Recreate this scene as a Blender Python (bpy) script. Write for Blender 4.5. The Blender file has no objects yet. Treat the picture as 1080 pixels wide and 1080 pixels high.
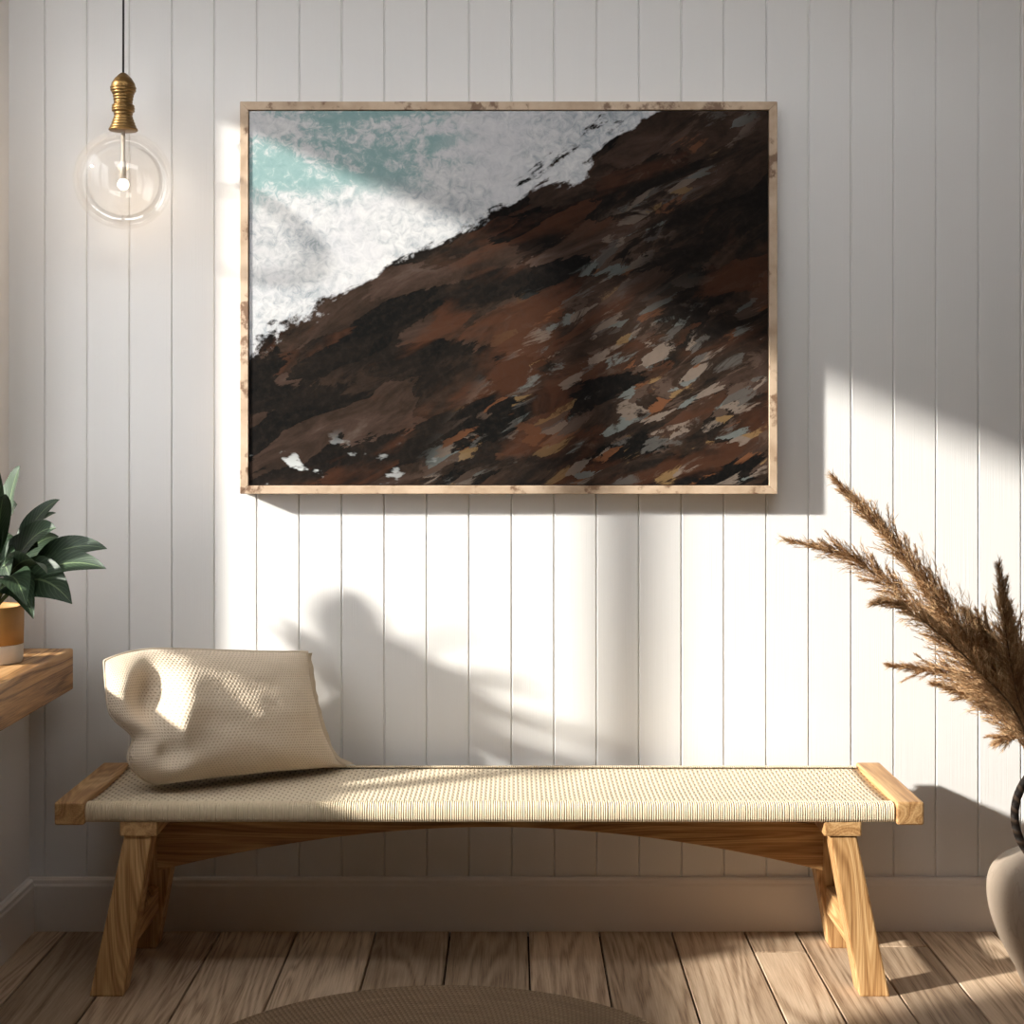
import bpy, bmesh, math, random
from mathutils import Vector, Matrix, noise
random.seed(7)
PI = math.pi
C = bpy.context.scene.collection
sc = bpy.context.scene

# ------------------------------------------------------------------ camera frame
F, DIST, H, CX, CY = 1657.0, 3.9, 1.236, 540.0, 455.0
def P(x, y, d):
    """world point seen at pixel (x, y), d metres in front of the back wall (wall plane y = 0)"""
    k = (DIST - d) / F
    return Vector(((x - CX) * k, -d, H - (y - CY) * k))

# ------------------------------------------------------------------ node helpers
def mat(name):
    m = bpy.data.materials.new(name); m.use_nodes = True
    nt = m.node_tree; nt.nodes.clear()
    out = nt.nodes.new('ShaderNodeOutputMaterial')
    b = nt.nodes.new('ShaderNodeBsdfPrincipled')
    nt.links.new(b.outputs[0], out.inputs[0])
    return m, nt, b, out
class N:
    def __init__(s, nt): s.nt = nt
    def node(s, t, ins=None, **kw):
        n = s.nt.nodes.new(t)
        for k, v in kw.items(): setattr(n, k, v)
        if ins:
            for k, v in ins.items():
                if hasattr(v, 'is_output') or isinstance(v, bpy.types.NodeSocket): s.nt.links.new(v, n.inputs[k])
                else: n.inputs[k].default_value = v
        return n
    def coord(s, which='Object'): return s.node('ShaderNodeTexCoord').outputs[which]
    def mapping(s, v, loc=(0,0,0), rot=(0,0,0), scale=(1,1,1)):
        return s.node('ShaderNodeMapping', {'Vector': v, 'Location': loc, 'Rotation': rot, 'Scale': scale}).outputs[0]
    def noise(s, v, scale=5, detail=4, rough=.55, dist=0):
        return s.node('ShaderNodeTexNoise', {'Vector': v, 'Scale': scale, 'Detail': detail, 'Roughness': rough, 'Distortion': dist}).outputs[0]
    def math(s, op, a, b=0.0, c=None, clamp=False):
        n = s.node('ShaderNodeMath', operation=op); n.use_clamp = clamp
        for i, v in enumerate((a, b) if c is None else (a, b, c)):
            if isinstance(v, bpy.types.NodeSocket): s.nt.links.new(v, n.inputs[i])
            else: n.inputs[i].default_value = v
        return n.outputs[0]
    def ramp(s, fac, stops, interp='LINEAR'):
        n = s.node('ShaderNodeValToRGB', {'Fac': fac}); cr = n.color_ramp; cr.interpolation = interp
        while len(cr.elements) < len(stops): cr.elements.new(.5)
        for e, (p, c) in zip(cr.elements, stops):
            e.position = p; e.color = (c[0], c[1], c[2], 1) if not isinstance(c, (int, float)) else (c, c, c, 1)
        return n.outputs[0]
    def mix(s, fac, a, b, mode='MIX'):
        n = s.node('ShaderNodeMix', data_type='RGBA', blend_type=mode)
        for i, v in ((0, fac), (6, a), (7, b)):
            if isinstance(v, bpy.types.NodeSocket): s.nt.links.new(v, n.inputs[i])
            elif i == 0: n.inputs[0].default_value = v
            else: n.inputs[i].default_value = (v[0], v[1], v[2], 1)
        return n.outputs[2]
    def sep(s, v): return s.node('ShaderNodeSeparateXYZ', {'Vector': v}).outputs
    def comb(s, x, y, z): return s.node('ShaderNodeCombineXYZ', {'X': x, 'Y': y, 'Z': z}).outputs[0]
    def bump(s, h, strength=.3, dist=.002, normal=None):
        i = {'Height': h, 'Strength': strength, 'Distance': dist}
        if normal: i['Normal'] = normal
        return s.node('ShaderNodeBump', i).outputs[0]
    def step(s, v, a, b):
        return s.node('ShaderNodeMapRange', {'Value': v, 'From Min': a, 'From Max': b}, interpolation_type='SMOOTHSTEP').outputs[0]
def setb(nt, b, **kw):
    for k, v in kw.items():
        k = k.replace('_', ' ')
        if isinstance(v, bpy.types.NodeSocket): nt.links.new(v, b.inputs[k])
        else:
            if isinstance(v, tuple) and len(v) == 3: v = (*v, 1)
            b.inputs[k].default_value = v
def plain(name, col, rough=.5, metal=0, var=.06, vs=40):
    m, nt, b, o = mat(name); n = N(nt)
    t = n.noise(n.coord(), vs, 3)
    setb(nt, b, Base_Color=n.mix(t, tuple(c*(1-var) for c in col), tuple(min(1, c*(1+var)) for c in col)), Roughness=rough, Metallic=metal)
    return m

# ------------------------------------------------------------------ materials
def wood(name, axis, light, mid, dark, freq=38, rough=.5, ring=1.0, amp=.17):
    """grain running along the local axis"""
    m, nt, b, o = mat(name); n = N(nt)
    sc_ = {'x': (.09, 1, 1), 'y': (1, .09, 1), 'z': (1, 1, .09)}[axis]
    v = n.mapping(n.coord(), scale=sc_)
    warp = n.noise(v, 9, 2, .5)
    big = n.noise(v, 7.5*ring, 1.5, .5, .6)
    rings = n.math('SINE', n.math('MULTIPLY', n.math('ADD', big, n.math('MULTIPLY', warp, .1)), freq*2.2))
    fine = n.noise(n.mapping(n.coord(), scale={'x': (.02,1,1), 'y': (1,.02,1), 'z': (1,1,.02)}[axis]), 420, 3, .6)
    lines = n.math('SINE', n.math('MULTIPLY', n.math('ADD', big, n.math('MULTIPLY', warp, .3)), freq*7.0))
    f = n.math('ADD', n.math('ADD', n.math('MULTIPLY', rings, amp), n.math('MULTIPLY', lines, .13)), n.math('ADD', n.math('MULTIPLY', fine, 1.1), -.05), clamp=True)
    col = n.ramp(f, [(.08, dark), (.45, mid), (.85, light)])
    blot = n.noise(n.coord(), 5, 2)
    col = n.mix(n.math('MULTIPLY', blot, .35), col, mid)
    setb(nt, b, Base_Color=col, Roughness=rough, Normal=n.bump(f, .22, .0012))
    return m
OAK = dict(light=(.70,.455,.215), mid=(.45,.245,.095), dark=(.20,.085,.025))
M = {}
for ax in 'xyz': M['oak_'+ax] = wood('oak_grain_'+ax, ax, **OAK)
M['shelf'] = wood('shelf_timber', 'y', (.58,.34,.15), (.42,.215,.075), (.12,.05,.014), freq=26, ring=1.5, amp=.30)

def wall_paint(name, col, ribs=False):
    m, nt, b, o = mat(name); n = N(nt)
    v = n.coord()
    t = n.noise(v, 3, 3)
    c = n.mix(t, tuple(x*.975 for x in col), col)
    h = n.noise(v, 160, 2)
    if ribs:
        vs = n.mapping(v, scale=(1, 1, .012))
        h = n.math('ADD', n.math('MULTIPLY', n.noise(vs, 330, 2, .5), 1.0), n.math('MULTIPLY', h, .1))
    setb(nt, b, Base_Color=c, Roughness=.55, Normal=n.bump(h, .30 if ribs else .05, .0012), Specular_IOR_Level=.3)
    return m
M['panel'] = wall_paint('white_panelling_paint', (.75,.735,.71), True)
M['paint'] = wall_paint('white_wall_paint', (.78,.74,.70))
M['rear'] = wall_paint('umber_wall_paint', (.20,.14,.10))
M['trim'] = wall_paint('white_trim_paint', (.76,.70,.64))

def floor_mat():
    m, nt, b, o = mat('pale_floorboards'); n = N(nt)
    a = n.node('ShaderNodeAttribute', attribute_name='board').outputs['Vector']
    r = n.sep(a)
    p = n.node('ShaderNodeVectorMath', {0: n.coord(), 1: n.node('ShaderNodeVectorMath', {0: a, 1: (37, 91, 13)}, operation='MULTIPLY').outputs[0]}, operation='ADD').outputs[0]
    v = n.mapping(p, scale=(1, .075, 1))
    big = n.noise(v, 6.5, 2, .5, .8)
    rings = n.math('SINE', n.math('MULTIPLY', big, 95))
    fine = n.noise(n.mapping(p, scale=(1, .03, 1)), 300, 3, .6)
    f = n.math('ADD', n.math('MULTIPLY', rings, .2), n.math('ADD', n.math('MULTIPLY', fine, 1.1), -.05), clamp=True)
    col = n.ramp(f, [(.05, (.18,.105,.058)), (.42, (.43,.31,.205)), (.9, (.62,.475,.335))])
    tone = n.ramp(r[0], [(0, (.70,.68,.66)), (.5, (.95,.93,.92)), (1, (1.15,1.15,1.15))])
    col = n.mix(1, col, tone, 'MULTIPLY')
    kn = n.node('ShaderNodeTexVoronoi', {'Vector': n.mapping(p, scale=(1, .55, 1)), 'Scale': 3.1}).outputs['Distance']
    col = n.mix(n.step(kn, .045, .012), col, (.13,.075,.035))
    setb(nt, b, Base_Color=col, Roughness=.5, Normal=n.bump(f, .3, .0012), Specular_IOR_Level=.35)
    return m
M['floor'] = floor_mat()
M['dark_gap'] = plain('dark_underfloor', (.03,.02,.012), .9)

def cord_mat():
    m, nt, b, o = mat('natural_paper_cord'); n = N(nt)
    uv = n.coord('UV'); s = n.sep(uv)
    # woven top: diamond lattice of small dark openings (uv in metres)
    k = 2*PI/.0105
    a = n.math('SINE', n.math('MULTIPLY', s[0], k))
    c = n.math('SINE', n.math('ADD', n.math('MULTIPLY', s[1], 2*PI/.031), n.math('MULTIPLY', n.math('FLOOR', n.math('MULTIPLY', s[0], 1/.0105)), PI)))
    w = n.math('MULTIPLY', n.math('ADD', a, 1), n.math('ADD', c, 1))
    w = n.math('MULTIPLY', w, .25)
    nz = n.noise(n.coord(), 220, 3)
    hole = n.step(n.math('ADD', w, n.math('MULTIPLY', n.math('SUBTRACT', nz, .5), .25)), .50, .85)
    base = n.mix(nz, (.64,.53,.375), (.77,.665,.50))
    patch = n.noise(n.mapping(n.coord(), scale=(6, 22, 22)), 2.2, 3)
    base = n.mix(n.math('MULTIPLY', patch, .4), base, (.60,.48,.32))
    col = n.mix(n.math('MULTIPLY', hole, .85), base, (.20,.13,.07))
    setb(nt, b, Base_Color=col, Roughness=.8, Normal=n.bump(n.math('SUBTRACT', 1, w), .6, .003))
    return m
M['weave'] = cord_mat()
def cord_side():
    m, nt, b, o = mat('paper_cord_strand'); n = N(nt)
    nz = n.noise(n.mapping(n.coord(), scale=(1, .2, .2)), 260, 3)
    setb(nt, b, Base_Color=n.mix(nz, (.58,.46,.30), (.77,.65,.47)), Roughness=.8)
    return m
M['cord'] = cord_side()

def cushion_mat():
    m, nt, b, o = mat('oatmeal_waffle_weave'); n = N(nt)
    s = n.sep(n.coord('UV'))
    k = 2*PI/.0078
    row = n.math('MULTIPLY', n.math('ROUND', n.math('MULTIPLY', s[1], 1/.0062)), PI)
    a = n.math('SINE', n.math('ADD', n.math('MULTIPLY', s[0], k), row))
    c = n.math('COSINE', n.math('MULTIPLY', s[1], 2*PI/.0062))
    w = n.math('MULTIPLY', n.math('ADD', a, 1), n.math('ADD', c, 1))
    w = n.math('MULTIPLY', w, .25)
    nz = n.noise(n.coord(), 90, 3)
    base = n.mix(nz, (.61,.495,.36), (.71,.59,.445))
    col = n.mix(n.math('MULTIPLY', n.step(w, .45, .95), .75), base, (.30,.205,.12))
    setb(nt, b, Base_Color=col, Roughness=.9, Sheen_Weight=.15, Normal=n.bump(n.math('SUBTRACT', 1, w), .55, .0025))
    return m
M['cushion'] = cushion_mat()
M['linen'] = plain('oatmeal_linen_hem', (.56,.46,.34), .9, 0, .12, 160)

def frame_mat():
    m, nt, b, o = mat('pale_distressed_wood'); n = N(nt)
    co = n.coord()
    f = n.noise(n.mapping(co, scale=(.12, 1, .12)), 130, 4)
    col = n.ramp(f, [(.3, (.38,.265,.17)), (.55, (.52,.385,.265)), (.75, (.60,.46,.33))])
    chip = n.noise(n.mapping(co, scale=(.55, 1, .55)), 13, 5, .65)
    scr = n.noise(n.mapping(co, scale=(.35, 1, .35)), 75, 3, .6)
    mask = n.math('MULTIPLY', n.step(chip, .53, .60), n.step(scr, .47, .57))
    col = n.mix(n.math('MULTIPLY', mask, .85), col, (.13,.06,.025))
    setb(nt, b, Base_Color=col, Roughness=.6, Normal=n.bump(f, .15, .001))
    return m
M['frame'] = frame_mat()

def canvas_mat():
    """plain abstract of a pale sea above a dark brown rocky slope"""
    m, nt, b, o = mat('abstract_seascape_paint'); n = N(nt)
    g = n.sep(n.coord('Generated')); u, v = g[0], g[2]
    asp = 1.39
    p = n.comb(n.math('MULTIPLY', u, asp), v, 0.0)
    # stroke space: rotated so x runs up the slope
    q = n.mapping(p, rot=(0, 0, -math.radians(27)))
    qs = n.mapping(q, scale=(.33, 1, 1))
    n1 = n.noise(qs, 5.5, 5, .6, .5)
    n2 = n.noise(qs, 15, 8, .68, .6)
    n3 = n.noise(q, 60, 3, .6)
    vor = n.node('ShaderNodeTexVoronoi', {'Vector': n.node('ShaderNodeVectorMath', {0: qs, 1: n.node('ShaderNodeVectorMath', {0: n.comb(n2, n1, 0.0), 1: (.16,.12,0)}, operation='MULTIPLY').outputs[0]}, operation='ADD').outputs[0], 'Scale': 13.0}, feature='F1')
    cell = n.sep(vor.outputs['Color'])
    vor2 = n.node('ShaderNodeTexVoronoi', {'Vector': n.node('ShaderNodeVectorMath', {0: qs, 1: n.node('ShaderNodeVectorMath', {0: n.comb(n2, n1, 0.0), 1: (.1,.08,0)}, operation='MULTIPLY').outputs[0]}, operation='ADD').outputs[0], 'Scale': 46.0}, feature='F1')
    cell2 = n.sep(vor2.outputs['Color'])
    # ---- rock
    rock = n.ramp(n.math('ADD', n.math('MULTIPLY', n2, .75), n.math('MULTIPLY', n.math('SUBTRACT', cell[0], .5), .32)),
                  [(.20, (.004,.0038,.0035)), (.36, (.010,.0075,.006)), (.46, (.026,.016,.011)), (.56, (.044,.027,.020)), (.68, (.080,.058,.046))])
    rust = n.step(n.math('ADD', n1, n.math('MULTIPLY', cell[1], .2)), .62, .74)
    rock = n.mix(n.math('MULTIPLY', rust, .6), rock, (.065,.025,.012))
    # pale, ochre and blue-grey dabs gathering towards the lower right
    low = n.math('MULTIPLY', n.step(u, .42, .72), n.step(v, .62, .30))
    upb = n.math('MULTIPLY', n.step(n.math('ABSOLUTE', n.math('SUBTRACT', n.math('SUBTRACT', u, .70), n.math('MULTIPLY', n.math('SUBTRACT', v, .6), .55))), .10, .02), .75)
    zone = n.math('MAXIMUM', low, upb)
    dab = n.math('MULTIPLY', zone, n.step(n.math('ADD', n2, n.math('MULTIPLY', cell2[0], .22)), .635, .70))
    dabc = n.ramp(cell2[1], [(0, (.075,.05,.037)), (.30, (.19,.15,.12)), (.50, (.085,.08,.072)), (.66, (.14,.155,.145)), (.80, (.20,.125,.055)), (.90, (.15,.06,.026))], 'CONSTANT')
    rock = n.mix(n.math('MULTIPLY', dab, .7), rock, dabc)
    rock = n.mix(n.math('MULTIPLY', n.step(n3, .4, .8), .16), rock, (.050,.036,.028))
    # little streaks of spray low on the left
    spr = n.math('MULTIPLY', n.math('MULTIPLY', n.step(u, .45, .1), n.step(v, .16, .02)), n.step(n.noise(n.mapping(p, rot=(0,0,-1.0), scale=(.5,1,1)), 17, 4), .60, .66))
    rock = n.mix(spr, rock, (.52,.54,.53))
    # ---- sea
    ps = n.mapping(p, rot=(0, 0, -math.radians(8)), scale=(.4, 1, 1))
    s1 = n.noise(ps, 6, 6, .62, .4); s2 = n.noise(p, 38, 6, .7, .8); s3 = n.noise(p, 5, 4)
    foam = n.ramp(n.math('ADD', n.math('MULTIPLY', s2, .6), n.math('MULTIPLY', s1, .4)),
                  [(.33, (.17,.21,.22)), (.42, (.32,.34,.355)), (.50, (.45,.455,.46)), (.58, (.54,.54,.53)), (.68, (.63,.62,.60))])
    lav = n.mix(n.math('MULTIPLY', n.step(s3, .45, .65), .5), foam, (.52,.51,.52))
    teal = n.mix(n.math('ADD', n.math('MULTIPLY', s1, .5), n.math('MULTIPLY', s2, .5)), (.11,.24,.235), (.32,.43,.41))
    tl = n.math('SUBTRACT', v, n.math('MULTIPLY', u, .16))
    band = n.math('MULTIPLY', n.step(tl, .70, .80), n.step(u, .46, .34))
    band = n.math('MULTIPLY', band, n.step(n.math('ADD', s1, n.math('MULTIPLY', n.math('SUBTRACT', s2, .5), .5)), .58, .44))
    sea = n.mix(n.math('MULTIPLY', band, .9), lav, teal)
    # ---- ragged slope line between them
    e = n.math('SUBTRACT', v, n.math('MULTIPLY_ADD', u, .84, .34))
    e = n.math('ADD', e, n.math('MULTIPLY', n.math('SUBTRACT', n1, .5), .46))
    e = n.math('ADD', e, n.math('MULTIPLY', n.math('SUBTRACT', n2, .5), .20))
    e = n.math('ADD', e, n.math('MULTIPLY', n.math('SUBTRACT', n3, .5), .05))
    col = n.mix(n.step(e, -.012, .014), rock, sea)
    setb(nt, b, Base_Color=col, Roughness=.75, Specular_IOR_Level=.06, Normal=n.bump(n.math('ADD', n3, n2), .25, .002))
    return m
M['canvas'] = canvas_mat()

def brass():
    m, nt, b, o = mat('aged_brass'); n = N(nt)
    t = n.noise(n.mapping(n.coord(), scale=(1,1,6)), 40, 3)
    setb(nt, b, Base_Color=n.mix(t, (.15,.087,.033), (.28,.17,.066)), Roughness=.42, Metallic=1.0)
    return m
M['brass'] = brass()
def glass(name, tint=(1,1,1), base=.03, milk=0.0):
    """thin walled clear glass: mostly see-through, fresnel reflections at the rim"""
    m, nt, b, o = mat(name); n = N(nt); nt.nodes.remove(b)
    fr = n.node('ShaderNodeLayerWeight', {'Blend': .28}).outputs['Fresnel']
    tr = n.node('ShaderNodeBsdfTransparent', {'Color': (*tint, 1)}).outputs[0]
    gl = n.node('ShaderNodeBsdfGlossy', {'Roughness': .03, 'Color': (1,1,1,1)}).outputs[0]
    mx = n.node('ShaderNodeMixShader', {0: n.math('ADD', n.math('MULTIPLY', fr, .42), base, clamp=True), 1: tr, 2: gl}).outputs[0]
    if milk:
        df = n.node('ShaderNodeBsdfDiffuse', {'Color': (.9,.87,.83,1)}).outputs[0]
        mx = n.node('ShaderNodeMixShader', {0: milk, 1: mx, 2: df}).outputs[0]
    nt.links.new(mx, o.inputs[0])
    return m
M['globe'] = glass('clear_globe_glass', (.995,.992,.985), .025, .022)
M['pane'] = glass('window_glass', (.99,.99,.99), .0)
M['black'] = plain('black_cable', (.015,.014,.013), .5)
M['ceramic'] = plain('beige_lamp_ceramic', (.42,.36,.29), .4)
def bulb():
    m, nt, b, o = mat('glowing_bulb')
    setb(nt, b, Base_Color=(1,.95,.88), Emission_Color=(1,.90,.74), Emission_Strength=3.0)
    return m
M['bulb'] = bulb()

def pot_mat(name, col):
    m, nt, b, o = mat(name); n = N(nt)
    t = n.noise(n.coord(), 45, 5)
    setb(nt, b, Base_Color=n.mix(t, tuple(c*.8 for c in col), col), Roughness=.65, Normal=n.bump(t, .15, .001))
    return m
M['ochre'] = pot_mat('ochre_glaze', (.46,.235,.065))
M['potwhite'] = pot_mat('white_unglazed', (.70,.64,.56))
M['soil'] = plain('potting_soil', (.05,.032,.02), .95, 0, .5, 90)
def leaf_mat():
    m, nt, b, o = mat('dark_green_leaf'); n = N(nt)
    s = n.sep(n.coord('UV'))
    x = n.math('ABSOLUTE', n.math('SUBTRACT', s[0], .5))
    vein = n.math('SINE', n.math('MULTIPLY', n.math('SUBTRACT', s[1], n.math('MULTIPLY', x, .6)), 75))
    nz = n.noise(n.coord(), 22, 3)
    col = n.mix(nz, (.010,.023,.010), (.030,.055,.025))
    col = n.mix(n.math('MULTIPLY', n.step(vein, .55, 1.0), .28), col, (.10,.16,.08))
    col = n.mix(n.math('MULTIPLY', n.step(x, .035, .012), .7), col, (.17,.23,.11))
    setb(nt, b, Base_Color=col, Roughness=.5, Specular_IOR_Level=.4, Normal=n.bump(vein, .12, .001))
    return m
M['leaf'] = leaf_mat()
M['stemgreen'] = plain('green_stem', (.07,.10,.04), .5)

def vase_mat():
    m, nt, b, o = mat('greige_stoneware'); n = N(nt)
    co = n.coord()
    f = n.noise(n.mapping(co, scale=(1,1,.18)), 22, 4, .6)
    col = n.mix(f, (.30,.235,.175), (.40,.325,.255))
    sp = n.noise(co, 170, 2)
    col = n.mix(n.math('MULTIPLY', n.step(sp, .62, .75), .35), col, (.2,.15,.11))
    cr = n.noise(n.mapping(co, rot=(0,.35,0), scale=(1,1,.07)), 16, 2, .5)
    col = n.mix(n.math('MULTIPLY', n.step(n.math('ABSOLUTE', n.math('SUBTRACT', cr, .5)), .012, .003), .2), col, (.12,.085,.06))
    setb(nt, b, Base_Color=col, Roughness=.62, Normal=n.bump(f, .2, .002))
    return m
M['vase'] = vase_mat()
def rope_mat():
    m, nt, b, o = mat('dark_woven_rope'); n = N(nt)
    s = n.sep(n.coord('UV'))
    w = n.math('SINE', n.math('ADD', n.math('MULTIPLY', s[1], 260), n.math('MULTIPLY', s[0], 2*PI)))
    setb(nt, b, Base_Color=n.mix(n.step(w, .0, .9), (.018,.011,.007), (.07,.042,.024)), Roughness=.7, Normal=n.bump(w, .6, .003))
    return m
M['rope'] = rope_mat()
def plume_mat():
    m, nt, b, o = mat('dried_grass_bristle'); n = N(nt)
    a = n.node('ShaderNodeAttribute', attribute_name='tone').outputs['Fac']
    col = n.ramp(a, [(0, (.18,.09,.038)), (.5, (.42,.245,.12)), (1, (.68,.48,.27))])
    setb(nt, b, Base_Color=col, Roughness=.7, Specular_IOR_Level=.2)
    return m
M['plume'] = plume_mat()
M['straw'] = plain('brown_dry_stalk', (.13,.075,.035), .7, 0, .3, 60)
def rug_mat():
    m, nt, b, o = mat('braided_jute'); n = N(nt)
    s = n.sep(n.coord())
    ang = n.math('ARCTAN2', s[1], s[0])
    r = n.math('SQRT', n.math('ADD', n.math('MULTIPLY', s[0], s[0]), n.math('MULTIPLY', s[1], s[1])))
    ring = n.math('FLOOR', n.math('DIVIDE', r, .0115))
    tw = n.math('SINE', n.math('ADD', n.math('MULTIPLY', ang, n.math('ADD', 60, n.math('MULTIPLY', ring, 5))), n.math('MULTIPLY', r, 270)))
    nz = n.noise(n.coord(), 60, 4)
    nz2 = n.noise(n.comb(n.math('MULTIPLY', ang, 1.5), n.math('MULTIPLY', r, 60), 0.0), 3, 3)
    col = n.mix(nz2, (.16,.10,.055), (.36,.25,.15))
    col = n.mix(n.math('MULTIPLY', n.step(tw, .2, 1.0), .55), col, (.12,.07,.035))
    setb(nt, b, Base_Color=col, Roughness=.9, Normal=n.bump(n.math('SUBTRACT', nz, n.math('MULTIPLY', tw, .4)), .5, .003))
    return m
M['rug'] = rug_mat()

# ------------------------------------------------------------------ mesh helpers
def link(name, bm, m, parent=None, smooth=False, loc=None):
    me = bpy.data.meshes.new(name); bm.to_mesh(me); bm.free()
    if m is not None:
        for mm in (m if isinstance(m, (list, tuple)) else [m]): me.materials.append(mm)
    if smooth:
        for p in me.polygons: p.use_smooth = True
    o = bpy.data.objects.new(name, me); C.objects.link(o)
    if parent: o.parent = parent
    if loc is not None: o.location = loc
    return o
def tag(o, label=None, cat=None, group=None, kind=None):
    if label: o['label'] = label
    if cat: o['category'] = cat
    if group: o['group'] = group
    if kind: o['kind'] = kind
    return o
def thing(name, label, cat, loc=(0,0,0), group=None, rz=0):
    o = bpy.data.objects.new(name, None); C.objects.link(o); o.empty_display_size = .1
    o.location = loc; o.rotation_euler = (0,0,rz)
    return tag(o, label, cat, group)
def bevel_all(bm, off, seg=2, ang=25):
    bm.normal_update()
    es = [e for e in bm.edges if len(e.link_faces) == 2 and e.calc_face_angle(0) > math.radians(ang)]
    if off > 0: bmesh.ops.bevel(bm, geom=es, offset=off, segments=seg, affect='EDGES', profile=.6, clamp_overlap=True)
def add_hex(bm, pts):
    """pts: 4 bottom (ccw) + 4 top (ccw)"""
    v = [bm.verts.new(p) for p in pts]
    for f in ((3,2,1,0), (4,5,6,7), (0,1,5,4), (1,2,6,5), (2,3,7,6), (3,0,4,7)): bm.faces.new([v[i] for i in f])
    return v
def add_box(bm, x0, x1, y0, y1, z0, z1):
    return add_hex(bm, [(x0,y0,z0),(x1,y0,z0),(x1,y1,z0),(x0,y1,z0),(x0,y0,z1),(x1,y0,z1),(x1,y1,z1),(x0,y1,z1)])
def box_bm(x0, x1, y0, y1, z0, z1, bev=.003, seg=2):
    bm = bmesh.new(); add_box(bm, x0, x1, y0, y1, z0, z1); bevel_all(bm, bev, seg); return bm
def extrude_poly(bm, pts, fn0, fn1):
    """prism from a 2-D polygon; fn0 / fn1 give its two end points in 3-D"""
    a = [bm.verts.new(fn0(p)) for p in pts]; c = [bm.verts.new(fn1(p)) for p in pts]
    k = len(pts)
    bm.faces.new(a[::-1]); bm.faces.new(c)
    for i in range(k): bm.faces.new((a[i], a[(i+1) % k], c[(i+1) % k], c[i]))
    bmesh.ops.recalc_face_normals(bm, faces=bm.faces)
def lathe(bm, prof, seg=64, c=(0,0,0), closed=False):
    rings = []
    for r, z in prof:
        if r < 1e-6: rings.append([bm.verts.new((c[0], c[1], c[2]+z))])
        else: rings.append([bm.verts.new((c[0]+r*math.cos(2*PI*i/seg), c[1]+r*math.sin(2*PI*i/seg), c[2]+z)) for i in range(seg)])
    pairs = list(zip(rings, rings[1:])) + ([(rings[-1], rings[0])] if closed else [])
    for A, B in pairs:
        for i in range(seg):
            j = (i+1) % seg
            if len(A) == 1 and len(B) == 1: continue
            if len(A) == 1: bm.faces.new((A[0], B[j], B[i]))
            elif len(B) == 1: bm.faces.new((A[i], A[j], B[0]))
            else: bm.faces.new((A[i], A[j], B[j], B[i]))
    bmesh.ops.recalc_face_normals(bm, faces=bm.faces)
def tube(bm, pts, rad, seg=8, uv=False):
    pts = [Vector(p) for p in pts]; rings = []
    up = Vector((0,0,1)); n = None; L = 0; Ls = [0]
    for i in range(1, len(pts)): L += (pts[i]-pts[i-1]).length; Ls.append(L)
    for i, p in enumerate(pts):
        t = (pts[min(i+1, len(pts)-1)] - pts[max(i-1, 0)]).normalized()
        if n is None: n = t.orthogonal().normalized()
        n = (n - t*n.dot(t)).normalized(); bb = t.cross(n)
        r = rad[i] if isinstance(rad, (list, tuple)) else rad
        rings.append([bm.verts.new(p + (n*math.cos(2*PI*k/seg) + bb*math.sin(2*PI*k/seg))*r) for k in range(seg)])
    ly = bm.loops.layers.uv.verify() if uv else None
    for i in range(len(rings)-1):
        for k in range(seg):
            f = bm.faces.new((rings[i][k], rings[i][(k+1)%seg], rings[i+1][(k+1)%seg], rings[i+1][k]))
            if uv:
                for l, (a, c) in zip(f.loops, ((k/seg, Ls[i]), ((k+1)/seg, Ls[i]), ((k+1)/seg, Ls[i+1]), (k/seg, Ls[i+1]))): l[ly].uv = (a, c)
    bm.faces.new(rings[0][::-1]); bm.faces.new(rings[-1])
def bez(a, b, c, t): return a*(1-t)**2 + b*2*t*(1-t) + c*t*t

# ------------------------------------------------------------------ the setting
XL, XLOW, ZC = -1.249, -1.198, 3.2       # upper left wall plane, lower (thicker) left wall, ceiling
XR, DB = 2.5, 5.2                        # right extent, depth of room
# panelled back wall: boards with V grooves
bm = bmesh.new()
x0 = (47 - CX)/425; step = 44.78/425
gx = [x0 + step*k for k in range(-3, 36)]
gx = [g for g in gx if XL-.02 < g < XR]
prof = [(XL-.12, 0)]
for g in gx:
    prof += [(g-.0030, 0), (g-.0014, .0020), (g-.0005, .0042), (g+.0005, .0042), (g+.0014, .0020), (g+.0030, 0)]
prof += [(XR+.1, 0)]
a = [bm.verts.new((x, y, -.02)) for x, y in prof]; c = [bm.verts.new((x, y, ZC)) for x, y in prof]
for i in range(len(prof)-1): bm.faces.new((a[i], a[i+1], c[i+1], c[i]))
bb = [bm.verts.new((prof[0][0], .1, -.02)), bm.verts.new((prof[-1][0], .1, -.02)), bm.verts.new((prof[-1][0], .1, ZC)), bm.verts.new((prof[0][0], .1, ZC))]
bm.faces.new((bb[1], bb[0], bb[3], bb[2])); bm.faces.new((bb[0], a[0], c[0], bb[3])); bm.faces.new((a[-1], bb[1], bb[2], c[-1]))
tag(link('wall_back', bm, M['panel']), 'white wall of narrow vertical tongue and groove boards', 'wall', kind='structure')

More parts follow.
